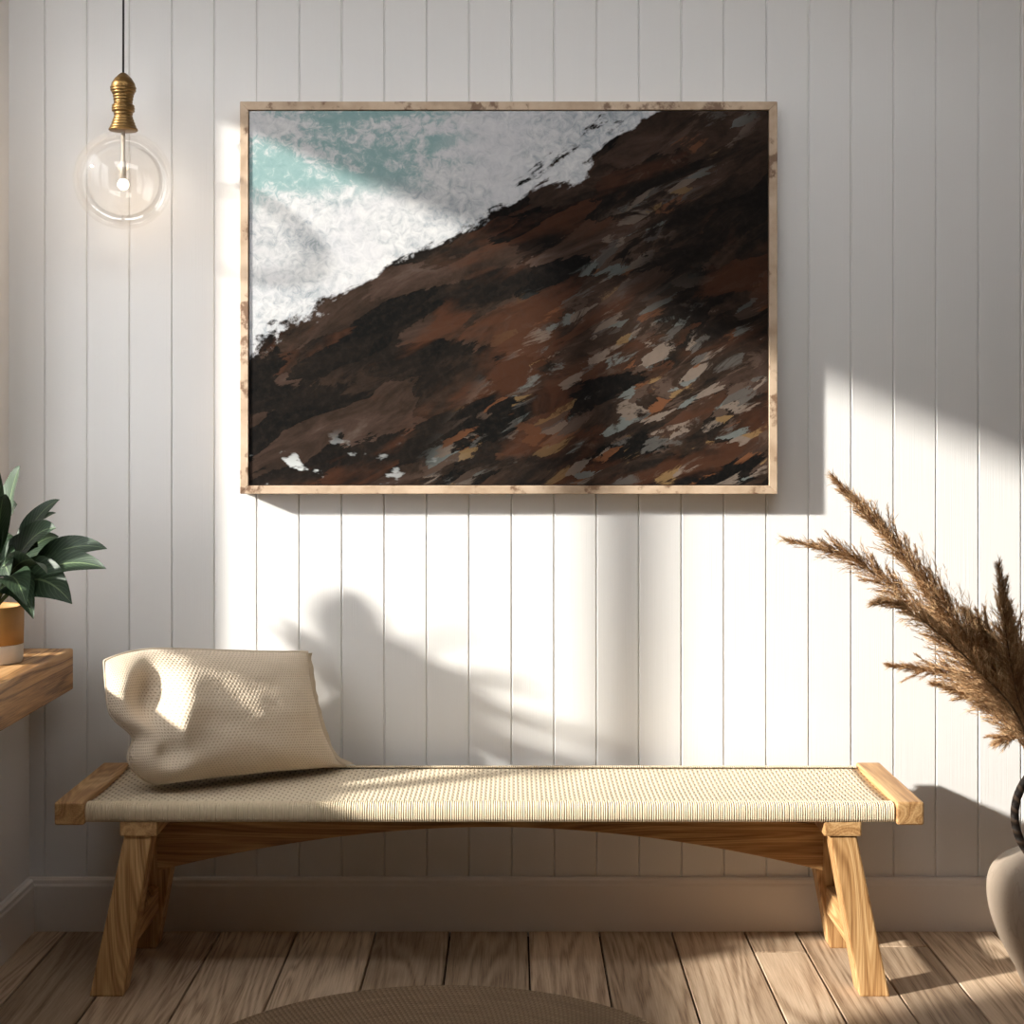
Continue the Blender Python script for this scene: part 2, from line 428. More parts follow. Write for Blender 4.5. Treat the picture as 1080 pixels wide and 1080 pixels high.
# left wall with the window opening the sun comes through (just outside the picture, left)
WD0, WD1, WZ0, WZ1, WT = .240, 1.54, .700, 2.30, .16
bm = bmesh.new()
XO = XL - WT
add_box(bm, XO, XL, -WD0, .0, -.02, ZC)
add_box(bm, XO, XL, -DB, -WD1, -.02, ZC)
add_box(bm, XO, XL, -WD1, -WD0, WZ1, ZC)
add_box(bm, XO, XL, -WD1, -WD0, -.02, WZ0)
add_box(bm, XL, XLOW, -DB, .0, -.02, .611)          # thicker dado below the shelf
tag(link('wall_left', bm, M['paint']), 'plain white side wall at the left edge, thicker below the wooden shelf', 'wall', kind='structure')
bm = bmesh.new()
add_box(bm, XR, XR+.1, -DB, 0, -.02, ZC)
tag(link('wall_right', bm, M['rear']), 'plain umber side wall beyond the right edge', 'wall', kind='structure')
bm = bmesh.new()
ZLO, YC, CX0, CX1 = 2.45, -2.0, -1.2, 1.25       # lower rear ceiling; step and opening added to send fill onto the back wall
add_box(bm, XO, XR+.1, YC, .1, ZC, ZC+.1); add_box(bm, XO, XR+.1, -DB, YC-.1, ZLO, ZLO+.1)
add_box(bm, XO, CX0, YC-.1, YC, ZLO, ZC+.1); add_box(bm, CX1, XR+.1, YC-.1, YC, ZLO, ZC+.1); add_box(bm, CX0, CX1, YC-.1, YC, ZC-.05, ZC+.1); add_box(bm, CX0, CX1, YC-.1, YC, ZLO, ZLO+.1)
tag(link('ceiling', bm, M['paint']), 'plain white ceiling with an unseen step and high opening added for fill light', 'ceiling', kind='structure')
bm = bmesh.new(); add_box(bm, XO, XR+.1, -DB-.1, -DB, -.02, ZC+.1)
tag(link('wall_rear', bm, M['rear']), 'plain umber wall at the back of the room behind the viewer', 'wall', kind='structure')
# window: frame, two sashes with a mullion, pane
win = thing('window_1', 'white framed window in the left wall above the wooden shelf', 'window', (XL-.12, -(WD0+WD1)/2, WZ0)); win['kind'] = 'structure'
bm = bmesh.new(); hw = (WD1-WD0)/2; hh = WZ1-WZ0; fw = .012
add_box(bm, -.02, .02, -hw, -hw+fw, 0, hh); add_box(bm, -.02, .02, hw-fw, hw, 0, hh)
add_box(bm, -.02, .02, -hw+fw, hw-fw, 0, fw); add_box(bm, -.02, .02, -hw+fw, hw-fw, hh-fw, hh)
link('window_frame', bm, M['trim'], win)
mus = [-(dd) + (WD0+WD1)/2 for dd in (.748,)]
for mu in mus: link('mullion', box_bm(-.02, .02, mu-.03, mu+.03, fw, hh-fw, .004), M['trim'], win)
for ya, yb_ in ((-hw+fw, mus[0]-.03), (mus[0]+.03, hw-fw)):
    bm = bmesh.new(); add_box(bm, -.003, .003, ya, yb_, fw, hh-fw); link('pane', bm, M['pane'], win)

# floorboards
bm = bmesh.new()
edges = [-1.42,-1.29,-1.10,-.91,-.72,-.53,-.336,-.153,.04,.215,.394,.574,.70,.85,1.0,1.19,1.37,1.55,1.74,1.92,2.1,2.3,2.52]
lay = None; boards = []
rr = random.Random(11)
joints = {11: [.17], 13: [.13, 1.9], 4: [1.2], 7: [2.1], 9: [1.6], 2: [.9], 6: [1.3]}
for i in range(len(edges)-1):
    ds = [-.0] + joints.get(i, [1.0 + rr.random()*2.5]) + [DB]
    for k in range(len(ds)-1):
        g = .0022
        n0 = len(bm.faces)
        b2 = bmesh.new(); add_box(b2, edges[i]+g, edges[i+1]-g, -ds[k+1]+g, -ds[k]-(g if k else 0), -.018, 0); bevel_all(b2, .0016, 1)
        tmp = bpy.data.meshes.new('t'); b2.to_mesh(tmp); b2.free(); bm.from_mesh(tmp); bpy.data.meshes.remove(tmp)
        boards.append((n0, len(bm.faces), rr.random(), rr.random(), rr.random()))
ns = len(bm.faces); add_box(bm, XO, XR+.1, -DB, .0, -.05, -.0175)
fl = link('floor', bm, [M['floor'], M['dark_gap']])
at = fl.data.attributes.new('board', 'FLOAT_VECTOR', 'FACE')
for s, e, r1, r2, r3 in boards:
    for f in range(s, e): at.data[f].vector = (r1, r2, r3)
for p in fl.data.polygons:
    if p.index >= ns: p.material_index = 1
tag(fl, 'pale wooden floorboards running towards the panelled wall', 'floor', kind='structure')

# baseboards
def base_prof(): return [(0,0), (.018,0), (.018,.112), (.0155,.118), (.0155,.126), (.010,.131), (0,.131)]
bm = bmesh.new(); extrude_poly(bm, base_prof(), lambda p: (XLOW, -p[0], p[1]), lambda p: (XR, -p[0], p[1]))
tag(link('baseboard_back', bm, M['trim']), 'white skirting board along the foot of the panelled wall', 'skirting board', kind='structure')
bm = bmesh.new(); extrude_poly(bm, base_prof(), lambda p: (XLOW+p[0], -.018, p[1]), lambda p: (XLOW+p[0], -DB, p[1]))
tag(link('baseboard_left', bm, M['trim']), 'white skirting board running forward along the left wall', 'skirting board', kind='structure')

# ------------------------------------------------------------------ bench
DF, DBK = .476, .075
BX = -.0495
bench = thing('bench', 'long low oak bench with a woven cord seat against the panelled wall', 'bench', (BX, -(DF+DBK)/2, 0))
o0 = Vector((BX, -(DF+DBK)/2, 0))
yf, yb = -DF - o0.y, -DBK - o0.y
xs0, xs1 = -.93-BX, .837-BX            # seat between the end rails
ZT = .426
# woven seat: soft-edged slab (uv in metres) + wrapped cords along the edges
bm = bmesh.new(); uvl = bm.loops.layers.uv.verify()
def seat_z(y):
    t = (y-yf)/(yb-yf); return ZT - .004 - .006*(math.sin(PI*t))
pr = []
rnd = .012
for k in range(7):
    an = PI + k/6*PI/2     # front lower to top handled by cords; simple round here
    pr.append((yf+.004+rnd+rnd*math.cos(an), ZT-.006-rnd-rnd*math.sin(an)))
ny = 14
for k in range(1, ny): y = yf+.016 + (yb-yf-.032)*k/ny; pr.append((y, seat_z(y)))
for k in range(7):
    an = PI/2 - k/6*PI/2
    pr.append((yb-.004-rnd+rnd*math.cos(an), ZT-.006-rnd+rnd*math.sin(an)))
pr += [(yb-.004, ZT-.040), (yf+.004, ZT-.040)]
nx = 60
cols = [[bm.verts.new((xs0+(xs1-xs0)*i/nx, y, z)) for y, z in pr] for i in range(nx+1)]
for i in range(nx):
    for k in range(len(pr)):
        k2 = (k+1) % len(pr)
        f = bm.faces.new((cols[i][k], cols[i+1][k], cols[i+1][k2], cols[i][k2]))
        for l in f.loops: l[uvl].uv = (l.vert.co.x, l.vert.co.y*1.0 if abs(l.vert.co.z-ZT) < .03 else l.vert.co.z)
bm.faces.new(cols[0]); bm.faces.new(cols[-1][::-1])
bmesh.ops.recalc_face_normals(bm, faces=bm.faces)
seat = link('seat', bm, M['weave'], bench, True)
# edge cords: each cord a half round strand wrapping the long edge
def edge_cords(name, sgn):
    bm = bmesh.new(); pitch = .0050; nC = int((xs1-xs0)/pitch); r = pitch*.5
    ye = yf if sgn < 0 else yb
    path = [(.030, ZT-.0035), (.014, ZT-.0022), (.006, ZT-.0045), (.0015, ZT-.010), (.0, ZT-.018), (.0, ZT-.034), (.004, ZT-.040), (.014, ZT-.0425)]
    for i in range(nC):
        xc = xs0 + pitch*(i+.5); jit = random.uniform(-.0005, .0005)
        prev = None
        for j, (dy, z) in enumerate(path):
            if j == 0: nrm = Vector((0, 0, 1))
            else:
                a_ = Vector((0, path[j-1][0], path[j-1][1])); b_ = Vector((0, path[min(j+1, len(path)-1)][0], path[min(j+1, len(path)-1)][1]))
                t = (b_-a_).normalized(); nrm = Vector((0, t.z, -t.y))
                if j < 4 and nrm.z < 0: nrm = -nrm
                if j >= 4 and nrm.y > 0 and j < 6: nrm = -nrm
                if j >= 6 and nrm.z > 0: nrm = -nrm
            ring = []
            for q in range(5):
                an = PI*q/4
                off = nrm*(math.sin(an)*r*.9)
                yy = dy + off.y
                ring.append(bm.verts.new((xc + jit - math.cos(an)*r, ye + (yy if sgn < 0 else -yy), z + off.z)))
            if prev:
                for q in range(4): bm.faces.new((prev[q], prev[q+1], ring[q+1], ring[q]))
            prev = ring
    bmesh.ops.recalc_face_normals(bm, faces=bm.faces)
    return link(name, bm, M['cord'], seat, True)
edge_cords('edge_cord', -1); edge_cords('edge_cord', 1)
# end rails
for s in (-1, 1):
    xa, xb = (xs0-.066, xs0) if s < 0 else (xs1, xs1+.060)
    bm = bmesh.new(); add_box(bm, xa, xb, yf-.008, yb+.004, .379, ZT+.004); bevel_all(bm, .007, 3)
    link('end_rail', bm, M['oak_y'], bench)
# legs (front pair and rear pair, splayed towards the ends)
def leg(sx, front):
    w = .040
    if front: d0, d1 = yf+.010, yf+.074
    else: d0, d1 = yb-.070, yb-.006
    cxs = BX
    ct, cb = (.768, .828) if sx < 0 else (.752, .820)
    ct, cb = (.762, .838) if sx < 0 else (.768, .843)
    bm = bmesh.new()
    wb, wt = (.037, .030) if sx < 0 else (.033, .029)
    top = .384
    X = lambda v: sx*v
    def rect(c, hw, z): return [(X(c)-hw, d0, z), (X(c)+hw, d0, z), (X(c)+hw, d1, z), (X(c)-hw, d1, z)]
    add_hex(bm, rect(cb, wb, 0) + rect(ct, wt, top))
    bevel_all(bm, .004, 2)
    return link('leg', bm, M['oak_z'], bench)
for sx in (-1, 1):
    for fr in (True, False): leg(sx, fr)
    # bearer block under the seat joining each leg pair
    ct = .762 if sx < 0 else .768
    bm = bmesh.new(); add_box(bm, sx*(ct+.004)-.041, sx*(ct+.004)+.041, yf+.004, yb-.004, .352, .386); bevel_all(bm, .004, 2)
    link('bearer', bm, M['oak_y'], bench)
    # cross rail between front and rear leg
    cr = (ct + (.838 if sx < 0 else .843))/2 + .014
    link('cross_rail', box_bm(sx*cr-.019, sx*cr+.019, yf+.070, yb-.066, .085, .150, .004), M['oak_y'], bench)
# arched long rail
def arch_rail():
    bm = bmesh.new(); L = .760; n_ = 40
    pts = []
    yr0, yr1 = yf+.155, yf+.195
    up = lambda t: .374 - .034*t**2        # top edge
    lo = lambda t: .334 - .100*abs(t)**1.9
    top = [(L*(2*i/n_-1), up(2*i/n_-1)) for i in range(n_+1)]
    bot = [(L*(2*i/n_-1), lo(2*i/n_-1)) for i in range(n_+1)]
    for i in range(n_):
        q = [top[i], top[i+1], bot[i+1], bot[i]]
        pass
    va = [[bm.verts.new((x, y, z)) for (x, z) in s] for y in (yr0, yr1) for s in (top, bot)]
    t0, b0, t1, b1 = va
    for i in range(n_):
        bm.faces.new((t0[i], t0[i+1], b0[i+1], b0[i])); bm.faces.new((t1[i+1], t1[i], b1[i], b1[i+1]))
        bm.faces.new((t0[i+1], t0[i], t1[i], t1[i+1])); bm.faces.new((b0[i], b0[i+1], b1[i+1], b1[i]))
    bm.faces.new((t0[0], b0[0], b1[0], t1[0])); bm.faces.new((t0[-1], t1[-1], b1[-1], b0[-1]))
    bmesh.ops.recalc_face_normals(bm, faces=bm.faces); bevel_all(bm, .004, 2, 40)
    return link('arched_rail', bm, M['oak_x'], bench)
arch_rail()

# ------------------------------------------------------------------ cushion
def cushion():
    W, HH, T = .275, .161, .105
    nu, nv = 90, 64
    root = thing('cushion', 'oatmeal waffle weave cushion slumped on the left end of the bench', 'cushion', (-.672, -.258, .419), rz=math.radians(29))
    bm = bmesh.new(); uvl = bm.loops.layers.uv.verify()
    def g(x, s): return math.exp(-(x/s)**2)
    def surf(u, v, side):
        e = max(0, 1-abs(u)**3.2)**.55 * max(0, 1-abs(v)**2.6)**.55
        pin = 1 - .10*abs(v)**2*(1-abs(u)**2)               # sides pull in a little between the corners
        x = W*u*(1 - .09*(1-v*v) * abs(u)**2)
        z = HH*v*(1 - .06*(1-u*u))*(1-.10*u) - HH*.10*u*.9
        y = side*T*e
        # slump: the lower half is fuller, the top leans back
        y += side*T*.28*e*(-v)
        # left end: deep folded hollow between the outer lip and the belly
        if side < 0:
            y += .085*g(u+.66-.10*v, .16)*g(v-.30, .42)*1.0
            y -= .030*g(u+.38-.22*v, .14)*g(v-.1, .55)
            y += .040*g(u+.58, .13)*g(v+.52, .20)
            y -= .018*g(u+.46, .16)*g(v+.70, .2)
        # pinch at left mid and rounding out of upper left corner
        if u < -.4:
            k = (-.4-u)/.6
            x += .045*k*g(v+.28, .22)
            z += -.030*k*k*max(0, v)
        if u < 0:                                            # softly rounded left corners, the lower one tucked under
            k = u*u*v*v
            a_ = .09 if v > 0 else .28
            x *= 1 - a_*k; z *= 1 - (.11 if v > 0 else .03)*k
            if v < 0: x += .045*(-u)*v*v
        # right end sags down to a point at the lower corner
        if u > .3:
            k = (u-.3)/.7
            x += .032*k*k*max(0, -v)**1.5 - .03*k*max(0, v)
            z += -.012*k*k*max(0, -v) 
        n_ = noise.noise(Vector((u*2.2+5, v*1.8, side*3)))*.010 + noise.noise(Vector((u*5, v*4+9, side*2)))*.004
        y += side*n_*min(1, e*1.6)
        return x, y, z
    def place(x, y, z):
        # lean back and rest on the flattened underside
        tilt = math.radians(17)
        y2 = y*math.cos(tilt) + (z+HH)*math.sin(tilt)
        z2 = (z+HH)*math.cos(tilt) - y*math.sin(tilt)*.5
        # roll in its own plane: the left end lies a little lower than the right
        z2 += (x)*.0
        lo = .030
        if z2 < lo: z2 = lo*.25 + (z2-lo)*.04 + lo*.75*math.exp((z2-lo)/lo) if z2 < lo else z2
        z2 = max(z2, .004)
        return (x, y2, z2)
    grid = {}
    for side in (-1, 1):
        for i in range(nu+1):
            for j in range(nv+1):
                u = math.sin((i/nu-.5)*PI) * .35 + (i/nu*2-1)*.65; v = math.sin((j/nv-.5)*PI)*.35 + (j/nv*2-1)*.65
                rim = i in (0, nu) or j in (0, nv)
                key = (0 if rim else side, i, j)
                if key not in grid:
                    grid[key] = bm.verts.new(place(*surf(u, v, side)))
        for i in range(nu):
            for j in range(nv):
                q = [(i, j), (i+1, j), (i+1, j+1), (i, j+1)]
                vs = [grid[(0 if (a in (0, nu) or b in (0, nv)) else side, a, b)] for a, b in q]
                f = bm.faces.new(vs if side < 0 else vs[::-1])
                for l, (a, b) in zip(f.loops, q if side < 0 else q[::-1]): l[uvl].uv = (a/nu*.55, b/nv*.336)
    bmesh.ops.recalc_face_normals(bm, faces=bm.faces)
    body = link('cover', bm, M['cushion'], root, True)
    # flat hem down the right end, frayed at the lower corner
    bm = bmesh.new(); prev = None; nn = 40
    for j in range(nn+1):
        v = -1 + 2*j/nn
        x, y, z = surf(.985, v*.97, -1); p = Vector(place(x, 0, z))
        w = .016 + .004*noise.noise(Vector((v*6, 0, 4))) + (.016*max(0, (-v-.72)/.28))
        q = p + Vector((w, .004*math.sin(v*9), .002*math.sin(v*13)))
        q.z = max(q.z, .006)
        row = [bm.verts.new(p + Vector((-.006, -.002, 0))), bm.verts.new(q + Vector((0, -.002, 0))), bm.verts.new(q + Vector((0, .002, 0))), bm.verts.new(p + Vector((-.006, .002, 0)))]
        if prev:
            for k in range(4): bm.faces.new((prev[k], prev[(k+1)%4], row[(k+1)%4], row[k]))
        prev = row
    bmesh.ops.recalc_face_normals(bm, faces=bm.faces)
    link('hem', bm, M['linen'], root, True)
    # piping round the seam
    bm = bmesh.new(); ring = []
    for k in range(160):
        t = k/160*4; s = int(t); f = t-s
        u, v = [(-1+2*f, -1), (1, -1+2*f), (1-2*f, 1), (-1, 1-2*f)][s]
        ring.append(place(*surf(u, v, -1)))
    ring.append(ring[0]); tube(bm, ring, .0032, 6)
    link('piping', bm, M['linen'], root, True)
cushion()

# ------------------------------------------------------------------ framed painting
a = P(253, 107, .058); c = P(820, 521, .058)
fx0, fx1, fz0, fz1 = a.x, c.x, c.z, a.z
pic = thing('framed_painting', 'large framed abstract painting of pale sea above dark brown rocks on the panelled wall', 'painting', ((fx0+fx1)/2, 0, fz0))
hw = (fx1-fx0)/2; hh = fz1-fz0; fw = .0205
bm = bmesh.new()
def mitre(p0, p1, q0, q1):   # outer edge p, inner edge q, (x, z)
    add_hex(bm, [(p0[0], -.058, p0[1]), (p1[0], -.058, p1[1]), (q1[0], -.058, q1[1]), (q0[0], -.058, q0[1]),
                 (p0[0], -.002, p0[1]), (p1[0], -.002, p1[1]), (q1[0], -.002, q1[1]), (q0[0], -.002, q0[1])])
O = [(-hw, 0), (hw, 0), (hw, hh), (-hw, hh)]; I = [(-hw+fw, fw), (hw-fw, fw), (hw-fw, hh-fw), (-hw+fw, hh-fw)]
for k in range(4): mitre(O[k], O[(k+1)%4], I[k], I[(k+1)%4])
bmesh.ops.recalc_face_normals(bm, faces=bm.faces); bevel_all(bm, .0012, 1)
link('frame', bm, M['frame'], pic)
link('canvas', box_bm(-hw+fw+.0015, hw-fw-.0015, -.053, -.020, fw+.0015, hh-fw-.0015, .001, 1), M['canvas'], pic)

# ------------------------------------------------------------------ pendant lamp
dP = .145; pc = P(130, 190, dP); sP = F/(DIST-dP)
lamp = thing('pendant_lamp', 'clear glass globe pendant lamp with ribbed brass cap hanging at upper left', 'lamp', (pc.x, pc.y, pc.z))
R = 51.5/sP
pz = lambda y: (190-y)/sP       # height above the globe centre for a pixel row
# globe: sphere open at the top, small wall thickness
bm = bmesh.new(); pr = []
th0 = math.asin(15.0/51.5)
for k in range(41):
    th = PI - (PI-th0)*k/40; pr.append((max(0, R*math.sin(th)) if k else 0, R*math.cos(th)))
lathe(bm, pr, 72)
link('globe', bm, M['globe'], lamp, True)
# brass cap: radius (px) by row (px), with turned ribs
env = [(76.5,0),(77,2.5),(79,5),(83,9),(88,12),(93,13.2),(96,12.8),(99,11),(104,10),(109,9.2),(112,11.6),(117,11.6),(120,9.4),(123,9.4),(128,11.2),(133,13),(137.5,15.4)]
def cap_r(y):
    for (ya, ra), (yb_, rb) in zip(env, env[1:]):
        if y <= yb_: return ra + (rb-ra)*(y-ya)/(yb_-ya)
    return env[-1][1]
cap = []; y = 76.5
while y < 137.6:
    rib = 0 if y < 91 else (1.0 if y < 121 else .7)*(abs(math.sin(PI*(y-91)/3.1))**.6 - .55)
    cap.append((max(0, cap_r(y) + rib), y)); y += .35
cap[0] = (0, 76.5); cap += [(14.4, 138.0), (0, 138.0)]
bm = bmesh.new(); lathe(bm, [(r/sP, pz(y)) for r, y in cap], 56)
link('brass_cap', bm, M['brass'], lamp, True)
bm = bmesh.new(); tube(bm, [(0, 0, pz(77)), (.0005, 0, .6), (.001, 0, ZC-pc.z-.03)], .0026, 8); link('cord', bm, M['black'], lamp, True)
bm = bmesh.new(); lathe(bm, [(0, ZC-pc.z-.035), (.03, ZC-pc.z-.033), (.045, ZC-pc.z-.02), (.048, ZC-pc.z-.001), (0, ZC-pc.z-.001)], 40); link('ceiling_rose', bm, M['brass'], lamp, True)
bm = bmesh.new(); lathe(bm, [(0, pz(139)), (2.0/sP, pz(139)), (2.0/sP, pz(170)), (3.3/sP, pz(171)), (3.3/sP, pz(188.5)), (0, pz(188.5))], 24)
st = link('lamp_holder', bm, M['ceramic'], lamp, True)
bm = bmesh.new(); bmesh.ops.create_uvsphere(bm, u_segments=24, v_segments=16, radius=5.9/sP)
bmesh.ops.translate(bm, verts=bm.verts, vec=(0, 0, pz(194.5))); link('bulb', bm, M['bulb'], lamp, True)

# ------------------------------------------------------------------ wooden shelf
SX1, SZ0, SZ1 = -1.062, .612, .711
bm = bmesh.new(); add_box(bm, XL+.002, SX1, -.90, -.095, SZ0, SZ1); bevel_all(bm, .005, 2)
sh = link('shelf', bm, M['shelf']); tag(sh, 'thick knotty wooden shelf fixed to the left wall under the potted plant', 'shelf')

# ------------------------------------------------------------------ potted plant
PX, PD = -1.178, .33
plant = thing('potted_plant', 'dark green leafy plant in an ochre and white pot on the wooden shelf', 'plant', (PX, -PD, SZ1))
bm = bmesh.new(); lathe(bm, [(0,0),(.060,0),(.064,.003),(.0655,.042),(.0655,.043),(0,.043)], 48); 
pb = link('pot', bmesh.new(), M['ochre'], plant, True)
b3 = bmesh.new(); lathe(b3, [(0,.0435),(.0655,.0435),(.0665,.09),(.067,.128),(.0645,.130),(.062,.127),(.061,.112),(0,.112)], 48); b3.to_mesh(pb.data); b3.free()
for p in pb.data.polygons: p.use_smooth = False
band = link('pot_base', bm, M['potwhite'], plant, False); band['label'] = 'white lower band of the pot'
for o in (pb, band):
    for p in o.data.polygons: p.use_smooth = abs(p.normal.z) < .8
b4 = bmesh.new(); lathe(b4, [(0,.119),(.03,.121),(.061,.114),(.061,.1135),(0,.1135)], 32); link('soil', b4, M['soil'], plant, True)
leafbm = bmesh.new(); stembm = bmesh.new(); luv = leafbm.loops.layers.uv.verify()
B0 = Vector((0, 0, .118)); org = Vector((PX, -PD, SZ1))
def leaf(tip, width, arch, start=.32, roll=0.0, base_off=(0,0,0), fold=.22):
    """tip in plant space; a petiole then a lance-shaped blade bending along the arc"""
    b = B0 + Vector(base_off); mid = (b+tip)/2 + Vector((0, 0, arch))
    tube(stembm, [bez(b, mid, tip, t*start/4) for t in range(5)], [.0032, .003, .0028, .0025, .002], 6)
    n_ = 14; prev = None; m_ = 6
    for i in range(n_+1):
        s = i/n_; t = start + (1-start)*s
        p = bez(b, mid, tip, t); tg = (bez(b, mid, tip, min(1, t+.01)) - bez(b, mid, tip, max(0, t-.01))).normalized()
        side = tg.cross(Vector((0, 0, 1)))
        if side.length < .05: side = Vector((0, 1, 0))
        side.normalize(); nrm = side.cross(tg).normalized()
        if roll: 
            rm = Matrix.Rotation(roll, 3, tg); side = rm @ side; nrm = rm @ nrm
        w = width*(math.sin(PI*min(1, s**.8*.985+.012))**.85)
        w *= (1 - .25*s)
        row = []
        for k in range(m_+1):
            q = k/m_*2-1
            wob = .04*width*math.sin(s*11+q*2)*abs(q)
            row.append((leafbm.verts.new(p + side*(w*q) + nrm*(fold*w*abs(q)**1.3 + wob)), (k/m_, s)))
        if prev:
            for k in range(m_):
                f = leafbm.faces.new((prev[k][0], prev[k+1][0], row[k+1][0], row[k][0]))
                for l, uv in zip(f.loops, (prev[k][1], prev[k+1][1], row[k+1][1], row[k][1])): l[luv].uv = uv
        prev = row
for (x, y, d, w, ar, st_, ro) in [
    (21, 491, .33, .034, .10, .36, .7), (63, 527, .27, .022, .10, .34, .6), (59, 541, .30, .024, .10, .38, .3),
    (59, 557, .38, .036, .10, .30, .9), (113, 579, .36, .026, .110, .34, 1.0), (112, 600, .41, .030, .100, .34, .8),
    (76, 637, .44, .044, .125, .24, 1.0), (33, 642, .44, .040, .12, .20, .6), (46, 618, .30, .036, .10, .28, .9),
    (18, 532, .40, .042, .10, .3, 1.1), (40, 577, .36, .040, .10, .3, .9), (5, 560, .25, .036, .08, .3, .4), (48, 596, .24, .034, .09, .3, .8),
    (10, 610, .46, .042, .12, .25, .9), (62, 566, .22, .026, .09, .3, .7)]:
    leaf(P(x, y, d) - org, w*1.35, ar, st_, ro)
rl = random.Random(5)
for (X, d, z, w, ar) in [(-1.08,.74,.90,.045,.16), (-1.12,.66,1.04,.042,.12), (-1.02,.60,.87,.042,.14), (-1.17,.62,.88,.04,.12),
                         (-1.14,.48,1.20,.034,.08), (-1.09,.53,1.10,.036,.10),
                         (-1.00,.52,.93,.036,.13), (-1.16,.22,.86,.034,.08),(-1.06,.42,.82,.036,.13)]:
    leaf(Vector((X, -d, z)) - org, w, ar, .3, rl.uniform(-.5, .5))
link('foliage', leafbm, M['leaf'], plant, True); link('stems', stembm, M['stemgreen'], plant, True)

# ------------------------------------------------------------------ vase with hoop handle
VX, VD = 1.237, .40
vase = thing('vase', 'round greige stoneware vase with a dark hoop handle at the right edge', 'vase', (VX, -VD, 0))
vp = [(0,0),(.090,0),(.097,.005),(.118,.05),(.145,.10),(.165,.155),(.1725,.20),(.170,.235),(.158,.262),(.135,.281),(.105,.293),(.078,.298),(.072,.303),(.067,.306),(.062,.303),(.064,.294),(.10,.285),(.14,.262),(.160,.225),(.160,.18),(.14,.10),(.10,.03),(0,.02)]
# smooth the profile with a Catmull-Rom pass
sp = []
for i in range(len(vp)-1):
    p0, p1, p2, p3 = vp[max(0,i-1)], vp[i], vp[i+1], vp[min(len(vp)-1,i+2)]
    for k in range(4):
        t = k/4
        sp.append(tuple(max(0, .5*((2*p1[m]) + (-p0[m]+p2[m])*t + (2*p0[m]-5*p1[m]+4*p2[m]-p3[m])*t*t + (-p0[m]+3*p1[m]-3*p2[m]+p3[m])*t**3)) for m in (0, 1)))
sp.append(vp[-1])
bm = bmesh.new(); lathe(bm, sp, 96); link('body', bm, M['vase'], vase, True)
bm = bmesh.new(); hp = []
for k in range(49):
    t = -.80 + (PI+1.6)*k/48
    hp.append((-.121*math.cos(t), -.012+.0*t, .385 + .127*math.sin(t)))
tube(bm, hp, .0095, 10, True); link('handle', bm, M['rope'], vase, True)

